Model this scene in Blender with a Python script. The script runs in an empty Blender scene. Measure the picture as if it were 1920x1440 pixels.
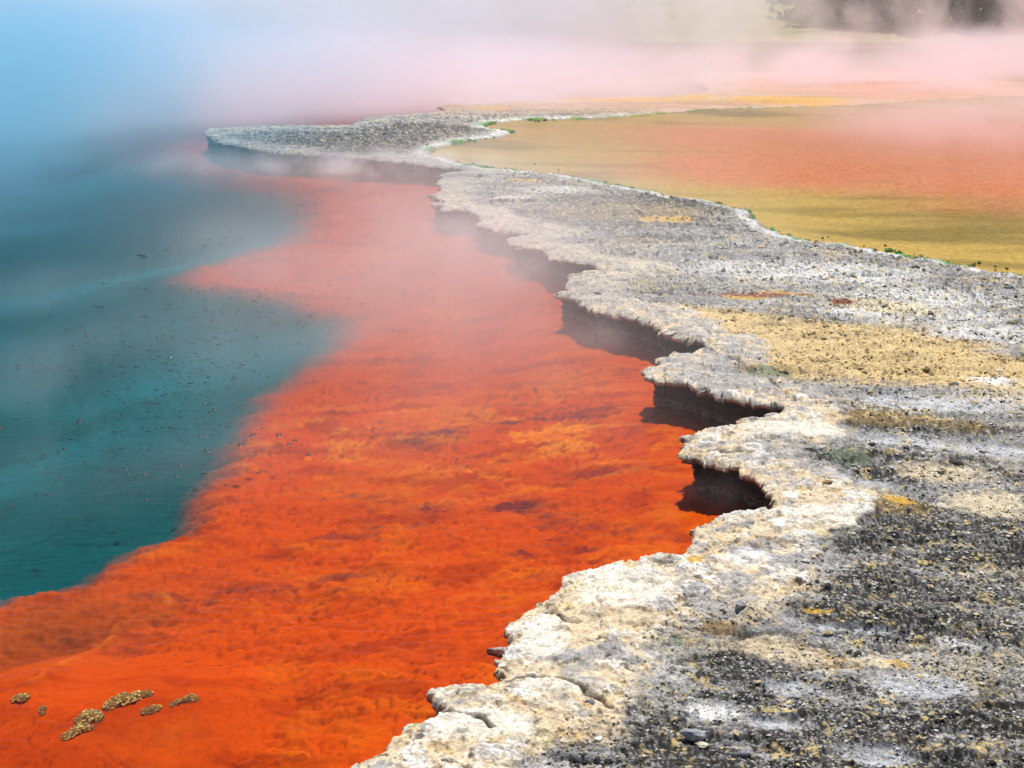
import bpy, math, random
import numpy as np
from mathutils import Vector

# ------------------------------------------------------------------ camera, sky, sun, exposure
scn = bpy.context.scene
H = 3.0                      # eye height above the pool
PITCH = math.radians(16.0)
FPX = 1920 * 50.0 / 36.0     # focal length in photograph pixels

cam_d = bpy.data.cameras.new("camera")
cam_d.lens = 50.0; cam_d.sensor_width = 36.0; cam_d.clip_start = 0.05; cam_d.clip_end = 3000
cam = bpy.data.objects.new("camera", cam_d)
cam.location = (0, 0, H); cam.rotation_euler = (math.pi/2 - PITCH, 0, 0)
scn.collection.objects.link(cam); scn.camera = cam

SUN_EL, SUN_AZ = math.radians(64), math.radians(10)      # azimuth from +Y towards +X
world = bpy.data.worlds.new("World"); scn.world = world; world.use_nodes = True
wn = world.node_tree
bg = wn.nodes["Background"]
sky = wn.nodes.new("ShaderNodeTexSky"); sky.sky_type = 'NISHITA'; sky.sun_disc = False
sky.sun_elevation = SUN_EL; sky.sun_rotation = SUN_AZ
sky.air_density = 1.0; sky.dust_density = 0.2; sky.ozone_density = 1.5
wn.links.new(sky.outputs[0], bg.inputs[0]); bg.inputs[1].default_value = 0.055

sun_d = bpy.data.lights.new("sun", 'SUN'); sun_d.energy = 4.8; sun_d.angle = math.radians(0.5)
sun_d.color = (1.0, 0.965, 0.91)
sun = bpy.data.objects.new("sun", sun_d); scn.collection.objects.link(sun)
to_sun = Vector((math.sin(SUN_AZ)*math.cos(SUN_EL), math.cos(SUN_AZ)*math.cos(SUN_EL), math.sin(SUN_EL)))
sun.rotation_euler = to_sun.to_track_quat('Z', 'Y').to_euler()

scn.view_settings.view_transform = 'Standard'; scn.view_settings.look = 'None'
scn.view_settings.exposure = 0.15; scn.view_settings.gamma = 1.0
scn.view_settings.use_curve_mapping = False
cy = scn.cycles
cy.max_bounces = 12; cy.diffuse_bounces = 3; cy.glossy_bounces = 2; cy.transmission_bounces = 3
cy.transparent_max_bounces = 10; cy.volume_bounces = 10
cy.use_denoising = True
cy.volume_step_rate = 1.0; cy.volume_max_steps = 96
cy.sample_clamp_indirect = 4.0

random.seed(7); rng = np.random.default_rng(7)
f32 = np.float32

# ------------------------------------------------------------------ helpers
def ground_point(px, py, z=0.0):
    """Where the line of sight through a photograph pixel meets the level z."""
    u = (px - 960.0) / FPX; v = (720.0 - py) / FPX
    dx = u; dy = math.cos(PITCH) + v*math.sin(PITCH); dz = -math.sin(PITCH) + v*math.cos(PITCH)
    t = (z - H) / dz
    return (dx*t, dy*t)

def terrace_level_px(py):
    return float(np.interp(py, [125, 165, 180, 225], [0.03, 0.08, 0.17, 0.205]))

def P(pts, z=None):
    return np.array([ground_point(a, b, terrace_level_px(b) if z is None else z) for a, b in pts], dtype=np.float64)

def hsh(ix, iy, iz, seed):
    n = (ix.astype(np.int64)*374761393 + iy.astype(np.int64)*668265263 + iz*1274126177 + seed*974711) & 0x7fffffff
    n = ((n ^ (n >> 13)) * 1274126177) & 0x7fffffff
    return ((n ^ (n >> 16)) & 0xffff).astype(f32) / 65535.0

def vn(x, y, seed=0):
    """smooth gradient noise, about -1..1"""
    x = np.asarray(x, dtype=f32); y = np.asarray(y, dtype=f32)
    ix = np.floor(x); iy = np.floor(y); fx = x-ix; fy = y-iy
    ix = ix.astype(np.int64); iy = iy.astype(np.int64)
    ux = fx*fx*fx*(fx*(fx*6-15)+10); uy = fy*fy*fy*(fy*(fy*6-15)+10)
    def g(a, b, dx, dy):
        h = hsh(ix+a, iy+b, 0, seed)*(2*np.pi)
        return np.cos(h)*dx + np.sin(h)*dy
    a = g(0, 0, fx, fy); b = g(1, 0, fx-1, fy); c = g(0, 1, fx, fy-1); d = g(1, 1, fx-1, fy-1)
    return ((a + (b-a)*ux) + ((c + (d-c)*ux) - (a + (b-a)*ux))*uy) * 1.5

def fbm(x, y, s, octs=4, seed=0, gain=0.5):
    out = 0; a = 1.0; t = 0
    for k in range(octs):
        out = out + a*vn(x*s + 17.3*k, y*s - 9.1*k, seed+k*13); t += a; a *= gain; s *= 2.03
    return out/t

def cellf(x, y, s, seed=0):
    """distance to nearest and second nearest random point, random value of the nearest"""
    x = np.asarray(x*s, dtype=f32); y = np.asarray(y*s, dtype=f32)
    ix = np.floor(x); iy = np.floor(y)
    f1 = np.full(x.shape, 9, f32); f2 = f1.copy(); idv = np.zeros(x.shape, f32)
    for a in (-1, 0, 1):
        for b in (-1, 0, 1):
            cx = ix+a; cy_ = iy+b
            rx = hsh(cx.astype(np.int64), cy_.astype(np.int64), 1, seed); ry = hsh(cx.astype(np.int64), cy_.astype(np.int64), 2, seed)
            d = np.sqrt((cx+rx-x)**2 + (cy_+ry-y)**2)
            m = d < f1
            f2 = np.where(m, f1, np.minimum(f2, d)); idv = np.where(m, rx, idv); f1 = np.where(m, d, f1)
    return f1, f2, idv

def sm(x, a, b):
    t = np.clip((x-a)/(b-a), 0, 1); return t*t*(3-2*t)

def seg_dist(x, y, poly, closed=True):
    """unsigned distance to polyline, and inside flag"""
    x = np.asarray(x, dtype=f32); y = np.asarray(y, dtype=f32)
    best = np.full(x.shape, 1e12, f32); ins = np.zeros(x.shape, bool)
    n = len(poly)
    for i in range(n if closed else n-1):
        ax, ay = map(f32, poly[i]); bx, by = map(f32, poly[(i+1) % n])
        ex, ey = bx-ax, by-ay
        wx = x-ax; wy = y-ay
        t = np.clip((wx*ex+wy*ey)/(ex*ex+ey*ey+f32(1e-12)), 0, 1)
        d = (wx-ex*t)**2 + (wy-ey*t)**2
        np.minimum(best, d, out=best)
        if closed:
            c = ((ay > y) != (by > y))
            if c.any():
                xi = ax + (y-ay)*(ex/(ey if abs(ey) > 1e-9 else f32(1e-9)))
                ins ^= c & (x < xi)
    return np.sqrt(best), ins

def sdf(x, y, poly):
    d, i = seg_dist(x, y, poly, True)
    return np.where(i, d, -d)

def smooth_poly(p, n=3):
    """Catmull-Rom resample"""
    q = []
    for i in range(len(p)-1):
        p0 = p[max(i-1, 0)]; p1 = p[i]; p2 = p[i+1]; p3 = p[min(i+2, len(p)-1)]
        for k in range(n):
            t = k/n
            q.append(0.5*((2*p1) + (-p0+p2)*t + (2*p0-5*p1+4*p2-p3)*t*t + (-p0+3*p1-3*p2+p3)*t**3))
    q.append(p[-1]); return np.array(q)

def patch(x, y, px, py, rx, ry, z=0.24, rot=0.0, hard=1.0):
    """soft elliptical patch of the ground: centre and radii as seen in the photograph, turned into metres on the ground"""
    cx, cy_ = ground_point(px, py, z)
    r = math.hypot(cx, cy_); sl = math.hypot(r, H-z)
    wx = rx*sl/FPX; wy = ry*sl*sl/(FPX*(H-z))
    a = math.atan2(cx, cy_)
    dx = (x-cx)*math.cos(a) - (y-cy_)*math.sin(a); dy = (x-cx)*math.sin(a) + (y-cy_)*math.cos(a)
    dx /= wx; dy /= wy
    if rot:
        c, s = math.cos(rot), math.sin(rot); dx, dy = dx*c + dy*s, -dx*s + dy*c
    q = dx*dx + dy*dy
    return np.exp(-q**hard)

def mixc(c, col, w):
    col = np.asarray(col, dtype=f32)
    return c + (col - c)*np.clip(w, 0, 1)[..., None]

def add_mesh(name, verts, faces, mat=None, parent=None, smooth=True, colors=None, **props):
    me = bpy.data.meshes.new(name)
    verts = np.asarray(verts, dtype=f32); faces = np.asarray(faces, dtype=np.int32)
    k = faces.shape[1]
    me.vertices.add(len(verts)); me.vertices.foreach_set("co", verts.ravel())
    me.loops.add(faces.size); me.loops.foreach_set("vertex_index", faces.ravel())
    me.polygons.add(len(faces)); me.polygons.foreach_set("loop_start", np.arange(0, faces.size, k, dtype=np.int32))
    me.polygons.foreach_set("loop_total", np.full(len(faces), k, dtype=np.int32))
    me.polygons.foreach_set("use_smooth", np.full(len(faces), smooth, dtype=bool))
    me.update(calc_edges=True)
    if colors is not None:
        at = me.color_attributes.new("tint", 'FLOAT_COLOR', 'POINT')
        c4 = np.ones((len(verts), 4), f32); c4[:, :colors.shape[1]] = colors
        at.data.foreach_set("color", c4.ravel())
    if mat: me.materials.append(mat)
    o = bpy.data.objects.new(name, me); scn.collection.objects.link(o)
    if parent: o.parent = parent
    for a, b in props.items(): o[a] = b
    return o

# node helper
class N:
    def __init__(s, name):
        s.m = bpy.data.materials.new(name); s.m.use_nodes = True; s.t = s.m.node_tree
        s.t.nodes.clear(); s.out = s.t.nodes.new("ShaderNodeOutputMaterial")
    def __call__(s, typ, ins=None, **kw):
        n = s.t.nodes.new(typ)
        for a, b in kw.items(): setattr(n, a, b)
        for a, b in (ins or {}).items():
            i = n.inputs[a]
            if hasattr(b, "is_output") or isinstance(b, bpy.types.NodeSocket): s.t.links.new(b, i)
            else: i.default_value = b
        return n
    def math(s, op, a, b=0.0, c=None):
        d = {0: a, 1: b}
        if c is not None: d[2] = c
        return s("ShaderNodeMath", d, operation=op).outputs[0]
    def surf(s, sock): s.t.links.new(sock, s.out.inputs["Surface"])
    def vol(s, sock): s.t.links.new(sock, s.out.inputs["Volume"])

def mul_tint(n, col, noise_out, lo, hi, fmin=0.0, fmax=1.0):
    mr = n("ShaderNodeMapRange", {0: noise_out, 1: lo, 2: hi, 3: fmin, 4: fmax})
    m = n("ShaderNodeMix", {0: 1.0, 6: col, 7: mr.outputs[0]}, data_type='RGBA', blend_type='MULTIPLY')
    return m.outputs[2]

def rock_material(name="sinter_rock", rough=0.8, bump=1.0, scale=1.0, spec=0.3):
    n = N(name)
    col = n("ShaderNodeAttribute", attribute_name="tint").outputs["Color"]
    geo = n("ShaderNodeNewGeometry").outputs["Position"]
    n1 = n("ShaderNodeTexNoise", {"Vector": geo, "Scale": 55*scale, "Detail": 6.0, "Roughness": 0.7})
    n2 = n("ShaderNodeTexNoise", {"Vector": geo, "Scale": 13*scale, "Detail": 5.0, "Roughness": 0.65})
    c = mul_tint(n, col, n1.outputs[0], 0.3, 0.7, 0.45, 1.5)
    c = mul_tint(n, c, n2.outputs[0], 0.3, 0.7, 0.75, 1.25)
    b1 = n("ShaderNodeBump", {"Strength": 0.7*bump, "Distance": 0.012, "Height": n1.outputs[0]})
    b2 = n("ShaderNodeBump", {"Strength": 0.6*bump, "Distance": 0.03, "Height": n2.outputs[0], "Normal": b1.outputs[0]})
    p = n("ShaderNodeBsdfPrincipled", {"Base Color": c, "Roughness": rough, "Specular IOR Level": spec, "Normal": b2.outputs[0]})
    n.surf(p.outputs[0]); return n.m

def bed_material():
    n = N("orange_bed")
    col = n("ShaderNodeAttribute", attribute_name="tint").outputs["Color"]
    geo = n("ShaderNodeNewGeometry").outputs["Position"]
    n1 = n("ShaderNodeTexNoise", {"Vector": geo, "Scale": 30.0, "Detail": 6.0, "Roughness": 0.65})
    c = mul_tint(n, col, n1.outputs[0], 0.3, 0.7, 0.82, 1.15)
    b1 = n("ShaderNodeBump", {"Strength": 0.2, "Distance": 0.015, "Height": n1.outputs[0]})
    p = n("ShaderNodeBsdfPrincipled", {"Base Color": c, "Roughness": 0.9, "Specular IOR Level": 0.0, "Normal": b1.outputs[0]})
    n.surf(p.outputs[0]); return n.m

def water_material(name, tint, sx, sy, strength, rough=0.04, reach=0.02):
    n = N(name)
    geo = n("ShaderNodeNewGeometry").outputs["Position"]
    mp = n("ShaderNodeMapping", {"Vector": geo, "Scale": (sx, sy, 1.0), "Rotation": (0, 0, 0.12)})
    n1 = n("ShaderNodeTexNoise", {"Vector": mp.outputs[0], "Scale": 1.0, "Detail": 4.0, "Roughness": 0.55, "Distortion": 0.6})
    mp2 = n("ShaderNodeMapping", {"Vector": geo, "Scale": (0.5, 0.6, 1.0)})
    n2 = n("ShaderNodeTexNoise", {"Vector": mp2.outputs[0], "Scale": 1.0, "Detail": 2.0})
    st = n("ShaderNodeMapRange", {0: n2.outputs[0], 1: 0.35, 2: 0.65, 3: strength*0.45, 4: strength})
    b = n("ShaderNodeBump", {"Strength": st.outputs[0], "Distance": reach, "Height": n1.outputs[0]})
    fr = n("ShaderNodeFresnel", {"IOR": 1.24, "Normal": b.outputs[0]})
    tr = n("ShaderNodeBsdfTransparent", {"Color": tint})
    gl = n("ShaderNodeBsdfGlossy", {"Color": (0.36, 0.37, 0.40, 1), "Roughness": rough, "Normal": b.outputs[0]})
    mx = n("ShaderNodeMixShader", {0: fr.outputs[0], 1: tr.outputs[0], 2: gl.outputs[0]})
    n.surf(mx.outputs[0]); return n.m

# ------------------------------------------------------------------ outlines of the place (metres)
coast_px = [(600, 1560), (700, 1445), (745, 1390), (800, 1330), (830, 1308), (900, 1287), (946, 1272), (962, 1235), (955, 1198),
 (985, 1157), (1040, 1130), (1100, 1085), (1180, 1056), (1240, 1045), (1268, 1056), (1305, 1030), (1320, 992), (1370, 977), (1440, 957),
 (1454, 935), (1435, 912), (1390, 890), (1315, 872), (1282, 850), (1290, 830), (1310, 818), (1390, 800), (1450, 786), (1470, 774),
 (1440, 765), (1390, 757), (1340, 743), (1300, 729), (1240, 722), (1212, 716), (1210, 703), (1225, 690), (1245, 675), (1290, 661), (1332, 655),
 (1310, 649), (1270, 641), (1245, 625), (1200, 606), (1150, 595), (1100, 581), (1065, 568), (1048, 553), (1060, 545), (1055, 530),
 (1080, 515), (1115, 507), (1140, 503), (1095, 500), (1060, 492), (1030, 487), (1012, 478), (1008, 470), (980, 468), (955, 460), (951, 451),
 (968, 443), (990, 438), (955, 437), (905, 426), (893, 419), (895, 410), (885, 402), (882, 395), (850, 394), (825, 390), (817, 372), (814, 360),
 (828, 352), (820, 343), (820, 328), (838, 320), (875, 316), (830, 310), (780, 304), (700, 298), (655, 292), (632, 286), (612, 289), (560, 285),
 (520, 283), (480, 278), (440, 271), (410, 263), (386, 251), (383, 244), (395, 238), (440, 236), (500, 234), (600, 233), (655, 232),
 (665, 226), (700, 217), (750, 213), (810, 209), (835, 204), (815, 200), (850, 195), (920, 195), (960, 189), (1020, 185), (1100, 182),
 (1200, 180), (1290, 177), (1325, 168), (1318, 158), (1300, 148), (1320, 136), (1360, 128)]
coast_w = smooth_poly(P(coast_px), 2)
terr_poly = np.vstack([[(-3.0, -6.0), (-2.6, 1.0)], coast_w, P([(1500, 127), (1920, 126), (2600, 126)]), [(90.0, 46.0), (90.0, -6.0)]])

pond_px = [(2300, 580), (1990, 530), (1920, 519), (1870, 512), (1780, 494), (1700, 480), (1600, 465), (1530, 458), (1470, 443), (1420, 424), (1405, 402),
 (1370, 388), (1280, 374), (1180, 354), (1100, 338), (1000, 326), (900, 313), (835, 302), (800, 292), (815, 278), (860, 266), (925, 257),
 (960, 246), (905, 241), (925, 230), (1000, 224), (1100, 222), (1200, 216), (1260, 210), (1340, 204), (1480, 200), (1600, 197), (1700, 190), (1920, 180), (2400, 180)]
ZP = 0.135
pond_w = smooth_poly(P(pond_px, ZP), 2)
pond_poly = np.vstack([pond_w, [(60.0, 36.0), (60.0, 8.0)]])

drop_px = [(-900, 1500), (-300, 1260), (-60, 1175), (0, 1148), (60, 1120), (125, 1106), (185, 1095), (215, 1070), (265, 1048), (330, 1018), (395, 975), (418, 930),
 (440, 875), (480, 815), (540, 750), (580, 715), (625, 684), (672, 652), (690, 622), (668, 592), (600, 566), (520, 547), (440, 532), (388, 520),
 (405, 505), (450, 492), (520, 475), (585, 450), (610, 425), (620, 390), (610, 368), (560, 350), (500, 338), (420, 318), (375, 298), (345, 272), (338, 248), (352, 228), (410, 208), (520, 175), (900, 136), (1240, 120)]
drop_w = smooth_poly(P(drop_px, -0.25), 2)
shelf_poly = np.vstack([drop_w, P([(2500, 112)], 0.0), [(80.0, -6.0), (-8.0, -6.0)]])

def terr_level(r):
    rs = [math.hypot(*ground_point(960, q, terrace_level_px(q))) for q in (225, 180, 165, 125)]
    return np.interp(r, rs, [0.205, 0.17, 0.08, 0.03]).astype(f32)

# ------------------------------------------------------------------ rock terrace
def polar(thetas, rs):
    T, R = np.meshgrid(np.radians(thetas), rs)
    return (R*np.sin(T)).astype(f32), (R*np.cos(T)).astype(f32)

def warp(x, y):
    k = np.clip(np.hypot(x, y)/12, 0.5, 1.6)
    wx = 0.05*vn(x*2.3, y*2.3, 3) + k*0.045*vn(x*5.5, y*5.5, 5) + k*0.030*(np.abs(vn(x*13, y*13, 6))-0.3) + 0.010*vn(x*26, y*26, 16) + 0.007*vn(x*45, y*45, 8)
    wy = 0.05*vn(x*2.3+40, y*2.3, 4) + k*0.045*vn(x*5.5+40, y*5.5, 9) + k*0.030*(np.abs(vn(x*13+40, y*13, 10))-0.3) + 0.010*vn(x*26, y*26, 18) + 0.007*vn(x*45+9, y*45, 12)
    return x+wx, y+wy

def coast_d(x, y):
    wx, wy = warp(x, y)
    a1, a2, ai = cellf(x+0.03*vn(x*9, y*9, 41), y+0.03*vn(x*9, y*9, 42), 5.5, 43)
    b1, b2, bi = cellf(x, y, 14, 44)
    return sdf(wx, wy, terr_poly) + 0.09*(ai-0.5)*sm(a2-a1, 0, 0.12) + 0.03*(bi-0.5)*sm(b2-b1, 0, 0.12)

def pond_d(x, y):     # > 0 on land
    s = 1.0
    wx = x + 0.12*fbm(x, y, 1.4, 4, 31); wy = y + 0.25*fbm(x, y, 1.4, 4, 33)
    return -sdf(wx, wy, pond_poly)

def terrace_fields(x, y, d, dp):
    """height and pigment of the rock terrace at x, y"""
    r = np.hypot(x, y)
    base = terr_level(r)
    near = 1 - sm(r, 22, 34)
    rimw = 0.62 + 0.35*fbm(x, y, 1.1, 2, 51) + 0.12*fbm(x, y, 6, 3, 52)
    rim = 1 - sm(d, rimw*0.45, rimw*1.35)
    rim = rim*(1-sm(r, 14, 24)*0.8)
    dd = np.clip(dp, -1, 3)
    nearpond = 1 - sm(dp, 0.0, 1.6)
    z = base + (0.045-0.02*sm(r, 9, 16))*rim*near + 0.02*fbm(x, y, 0.7, 3, 61)*near - 0.03*(1-rim)*near
    # towards the inner pond the crust slopes under its water
    z = z*(1-nearpond) + nearpond*(ZP + 0.05*np.clip(dp, -1, 1.6) + 0.006*vn(x*6, y*6, 77))
    z = np.where(dp < 0, ZP - 0.012 - 0.08*sm(-dp, 0, 1.2) + 0.012*vn(x*5, y*9, 79), z)
    inpond = sm(-dp, -0.02, 0.05)
    sheetw = 0
    for a in ((1700, 815, 130, 12), (1870, 830, 120, 14), (1720, 1260, 100, 30, 0.15), (1740, 740, 150, 14), (1500, 1272, 70, 20), (1340, 1312, 70, 22, 0.1), (1450, 1335, 60, 14), (1560, 1160, 120, 8, 0.1), (1640, 1392, 90, 22), (1600, 890, 80, 12)):
        sheetw = np.maximum(sheetw, patch(x, y, *a[:4], rot=(a[4] if len(a) > 4 else 0)))
    sheetw = sm(sheetw + 0.45*fbm(x*0.5, y*1.2, 5, 4, 55, 0.6), 0.3, 0.75)
    rough = (1-rim)*(1-inpond)*(1-0.75*sheetw)
    # terraced ridges, stretched across the view
    rid = 1-np.abs(fbm(x*0.55, y*1.25, 2.2, 3, 71))*2.6
    rid = np.clip(rid, 0, 1)
    big = fbm(x*0.4, y*1.3, 3.2, 4, 81)
    mid = fbm(x, y, 14, 4, 91, 0.6)
    f1, f2, idv = cellf(x+0.02*mid, y+0.02*mid, 16, 5)
    lump = np.clip(0.62-f1, 0, 1)*(idv > 0.35)
    bil = 1-np.abs(vn(x*19+0.3*mid, y*19, 93))*2.2; bil2 = 1-np.abs(vn(x*41, y*41, 94))*2.2; bil3 = 1-np.abs(vn(x*80, y*80, 95))*2.0
    g1, g2, idg = cellf(x, y, 42, 6)
    peb = np.clip(0.5-g1, 0, 1)*(idg > 0.3)
    z = z + rough*(0.020*rid*near + 0.016*big + 0.012*mid + 0.018*lump*sm(big+0.3*mid, -0.15, 0.25) + 0.009*peb + (0.35+0.65*sm(big, -0.2, 0.2))*(-0.008*np.clip(bil, -0.2, 1)**2 - 0.005*np.clip(bil2, -0.2, 1)**2*(1-sm(r, 8, 14)) - 0.0015*bil3*(1-sm(r, 5, 8))))
    ridge = np.zeros_like(z)
    for line, wd in (([(1490, 1118), (1600, 1125), (1740, 1150), (1920, 1185)], 1), ([(1340, 1235), (1420, 1255), (1480, 1275), (1560, 1320), (1680, 1345), (1920, 1350)], 1), ([(1560, 1085), (1700, 1075), (1920, 1120)], 1.2),
                     ([(1500, 742), (1600, 766), (1750, 790), (1860, 802)], 0.8), ([(1000, 368), (1090, 375), (1170, 383)], .6), ([(1080, 380), (1180, 390)], .6), ([(980, 418), (1065, 427)], .6), ([(1550, 1010), (1700, 985), (1920, 1000)], 1.2),
                     ([(1560, 935), (1700, 950), (1900, 975)], 1), ([(1350, 1400), (1500, 1385), (1700, 1420)], 1), ([(1180, 352), (1300, 372), (1390, 395)], .5), ([(1030, 335), (1180, 358)], .5), ([(1620, 840), (1760, 850), (1920, 880)], .8)):
        cd, _ = seg_dist(x+0.10*vn(x*2.5, y*2.5, 70)+0.03*mid, y+0.16*vn(x*2.5, y*2.5, 72)+0.04*mid, P(line, 0.24), False)
        ridge = np.maximum(ridge, np.exp(-(cd/(0.055+0.006*wd*r))**2)*sm(vn(x*1.6, y*1.6, 73)+0.7, 0.0, 0.6)*wd)
    z = z + rough*ridge*(0.016+0.012*mid+0.015*lump)*np.clip(r/9, 0.5, 1.3)
    # rim: smooth, swollen, with shallow flaking
    fl = fbm(x, y, 5, 4, 101, 0.55); fl2 = fbm(x, y, 19, 3, 103)
    step = sm(fl, -0.03, 0.03)
    z = z + rim*(0.016*fl + 0.007*fl2 + 0.012*step - 0.006*np.clip(bil, 0, 1)**4*sm(fl2+fl, -0.1, 0.3) - 0.003*np.clip(bil2, 0, 1)**3)
    edge = np.clip(d/0.10, 0, 1)
    z = z - 0.018*(1-edge)**3 - 0.010*np.clip(1-d/0.3, 0, 1)
    # cracks across the rim between the lobes
    crack = np.zeros_like(z)
    for line in ([(948, 1270), (1030, 1262), (1090, 1278), (1145, 1308)], [(818, 1325), (880, 1335), (920, 1352)], [(990, 1145), (1040, 1143), (1080, 1160)],
                 [(1320, 655), (1385, 668), (1440, 700), (1475, 730)], [(1060, 492), (1150, 498), (1190, 505)], [(800, 1420), (850, 1425), (900, 1450)]):
        cd, _ = seg_dist(x+0.02*vn(x*12, y*12, 7), y+0.03*vn(x*12, y*12, 8), P(line, 0.26), False)
        w = 0.006+0.0009*r
        crack = np.maximum(crack, np.exp(-(cd/w)**2))
    z = z - 0.03*crack
    vw = fbm(x*0.30+0.04*mid, y*1.25, 1.7, 4, 171, 0.6); vein = np.exp(-(vw/0.016)**2)*sm(vn(x*0.9, y*0.9, 172), -0.25, 0.2)
    vw2 = fbm(x*0.45, y*1.1, 4.5, 3, 173, 0.6); vein = np.maximum(vein, 0.8*np.exp(-(vw2/0.022)**2)*sm(vn(x*1.3, y*1.3, 174), 0.0, 0.35))
    vein = vein*(1-inpond)*sm(r, 60, 30)
    z = z - 0.014*vein + rough*0.020*sm(vw, -0.08, 0.08)
    # ---- pigment
    def pm(L, **k):
        o = np.zeros_like(x)
        for a in L: o = np.maximum(o, patch(x, y, *a[:4], rot=(a[4] if len(a) > 4 else 0)))
        return o
    n_lo = fbm(x*0.45, y*1.35, 1.3, 4, 111, 0.6); n_md = fbm(x*0.55, y*1.25, 5, 4, 113, 0.6); n_hi = fbm(x, y, 24, 3, 115, 0.7)
    n_vh = vn(x*70, y*70, 117)
    sp = n_md*0.5 + n_hi*0.6 + 0.25*n_vh
    C = np.empty(x.shape+(3,), f32); C[:] = (0.34, 0.332, 0.325)
    C = mixc(C, (0.66, 0.64, 0.61), sm(n_lo+0.8*sp, 0.0, 0.45)*(1-0.5*sm(r, 9, 14)))
    C = mixc(C, (0.64, 0.53, 0.35), sm(fbm(x*0.6, y*1.1, 2.2, 4, 112, 0.6)+0.5*n_hi+0.2*n_vh, 0.02, 0.35)*0.75)
    C = mixc(C, (0.20, 0.195, 0.20), sm(-n_lo+0.5*sp, 0.1, 0.6))
    # tan gravel field in the middle, white crust beyond
    tan = pm([(1560, 640, 330, 62, -0.05), (1330, 600, 190, 38), (1800, 680, 260, 36), (1450, 660, 120, 40)])
    C = mixc(C, (0.70, 0.50, 0.23), sm(tan+0.25*sp+0.15*n_lo, 0.35, 0.6))
    white = pm([(1700, 575, 240, 26), (1870, 620, 170, 22), (1500, 500, 330, 30), (1750, 550, 220, 25), (1040, 350, 90, 10), (980, 365, 80, 10)])
    C = mixc(C, (0.78, 0.77, 0.75), sm(white+0.45*sp+0.1*n_lo, 0.45, 0.85)*0.85)
    crm = pm([(1690, 570, 110, 16), (1620, 560, 80, 12)])
    C = mixc(C, (0.80, 0.68, 0.42), sm(crm+0.2*sp, 0.4, 0.8)*0.7)
    # dark crust
    dark = pm([(1850, 1000, 260, 60, 0.06), (1560, 1150, 170, 20, 0.15), (1800, 1155, 220, 22, 0.12), (1680, 1110, 150, 30), (1480, 1260, 140, 26, 0.1),
               (1560, 1320, 180, 18, 0.1), (1230, 1370, 120, 50), (1420, 1080, 60, 22), (1900, 1330, 200, 40), (1620, 780, 230, 14, 0.06), (1700, 960, 200, 26), (1650, 870, 110, 20),
               (1180, 370, 150, 12), (1100, 395, 130, 8), (1190, 405, 120, 10), (1230, 440, 60, 8), (1090, 415, 80, 5), (1010, 370, 110, 3),
               (650, 255, 160, 12), (820, 235, 120, 8), (560, 250, 130, 8), (720, 275, 120, 9), (1500, 850, 80, 30, 0.2), (1390, 710, 70, 26), (1700, 1400, 300, 30), (1300, 1420, 160, 30), (1100, 1250, 60, 20)])
    dk = sm(dark*0.9 + 0.34*pm([(1150, 395, 280, 45), (650, 255, 220, 22)]) + 0.7*ridge + 0.55*sp + 0.28*n_lo - 0.5*rim + 0.30*lump*3 - 0.35*tan - 0.35*white, 0.36, 0.64)
    C = mixc(C, (0.030, 0.028, 0.026), dk*(0.25+0.75*sm(n_hi+0.6*n_vh+0.4*n_md, -0.35, 0.0)))
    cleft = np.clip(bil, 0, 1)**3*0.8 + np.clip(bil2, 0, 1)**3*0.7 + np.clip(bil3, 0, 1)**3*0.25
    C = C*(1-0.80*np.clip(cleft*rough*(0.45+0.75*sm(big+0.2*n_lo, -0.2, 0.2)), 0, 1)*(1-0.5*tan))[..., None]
    browns = pm([(1650, 775, 260, 14, 0.06), (1350, 1170, 60, 14), (1620, 930, 160, 25), (1480, 1200, 160, 22), (1180, 390, 200, 25), (1200, 445, 70, 10), (1060, 335, 160, 5)])
    C = mixc(C, (0.26, 0.17, 0.06), sm(browns+0.5*n_md-0.3*n_hi, 0.4, 0.8)*0.8)
    # ochre flecks
    och = sm(fbm(x, y, 7, 3, 121, 0.6) + 0.5*vn(x*38, y*38, 123), 0.30, 0.52)*rough
    C = mixc(C, (0.66, 0.50, 0.22), och*0.75)
    # small pits and clefts are coloured darker
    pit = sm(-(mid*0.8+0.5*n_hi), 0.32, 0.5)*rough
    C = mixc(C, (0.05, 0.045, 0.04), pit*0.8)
    pale = sm(peb, 0.18, 0.4)*rough*sm(idg, 0.62, 0.7)
    C = mixc(C, (0.72, 0.68, 0.58), pale*0.6)
    # rim: cream and white
    R = np.empty_like(C); R[:] = (0.72, 0.57, 0.38)
    R = mixc(R, (0.86, 0.83, 0.78), sm(fl*1.0+0.5*n_lo+0.35*n_hi+0.2*n_vh, -0.15, 0.45)*(1-0.45*sm(r, 8, 13)))
    R = mixc(R, (0.62, 0.44, 0.20), sm(fbm(x, y, 8, 4, 131, 0.6), 0.10, 0.4)*0.75)
    R = mixc(R, (0.36, 0.35, 0.35), sm(fbm(x, y, 6, 5, 133, 0.65) + sm(r, 6, 12)*0.34 + 0.45*pm([(1450, 1040, 110, 30), (1330, 1120, 90, 40), (1120, 1230, 60, 30), (1380, 700, 90, 30), (1500, 850, 100, 30), (1130, 545, 60, 14), (870, 335, 60, 12), (1330, 1150, 60, 40)]), 0.12, 0.42)*0.85)
    R = mixc(R, (0.07, 0.06, 0.045), sm(fbm(x, y, 16, 4, 135, 0.7)+0.3*fbm(x, y, 3, 2, 136), 0.22, 0.40)*0.85)
    R = mixc(R, (0.60, 0.52, 0.38), sm(r, 9, 16)*0.4)
    R = R*(1-0.6*np.clip((np.clip(bil, 0, 1)**5+np.clip(bil2, 0, 1)**4*0.6)*sm(fl2+fl, -0.1, 0.3), 0, 1))[..., None]
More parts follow.
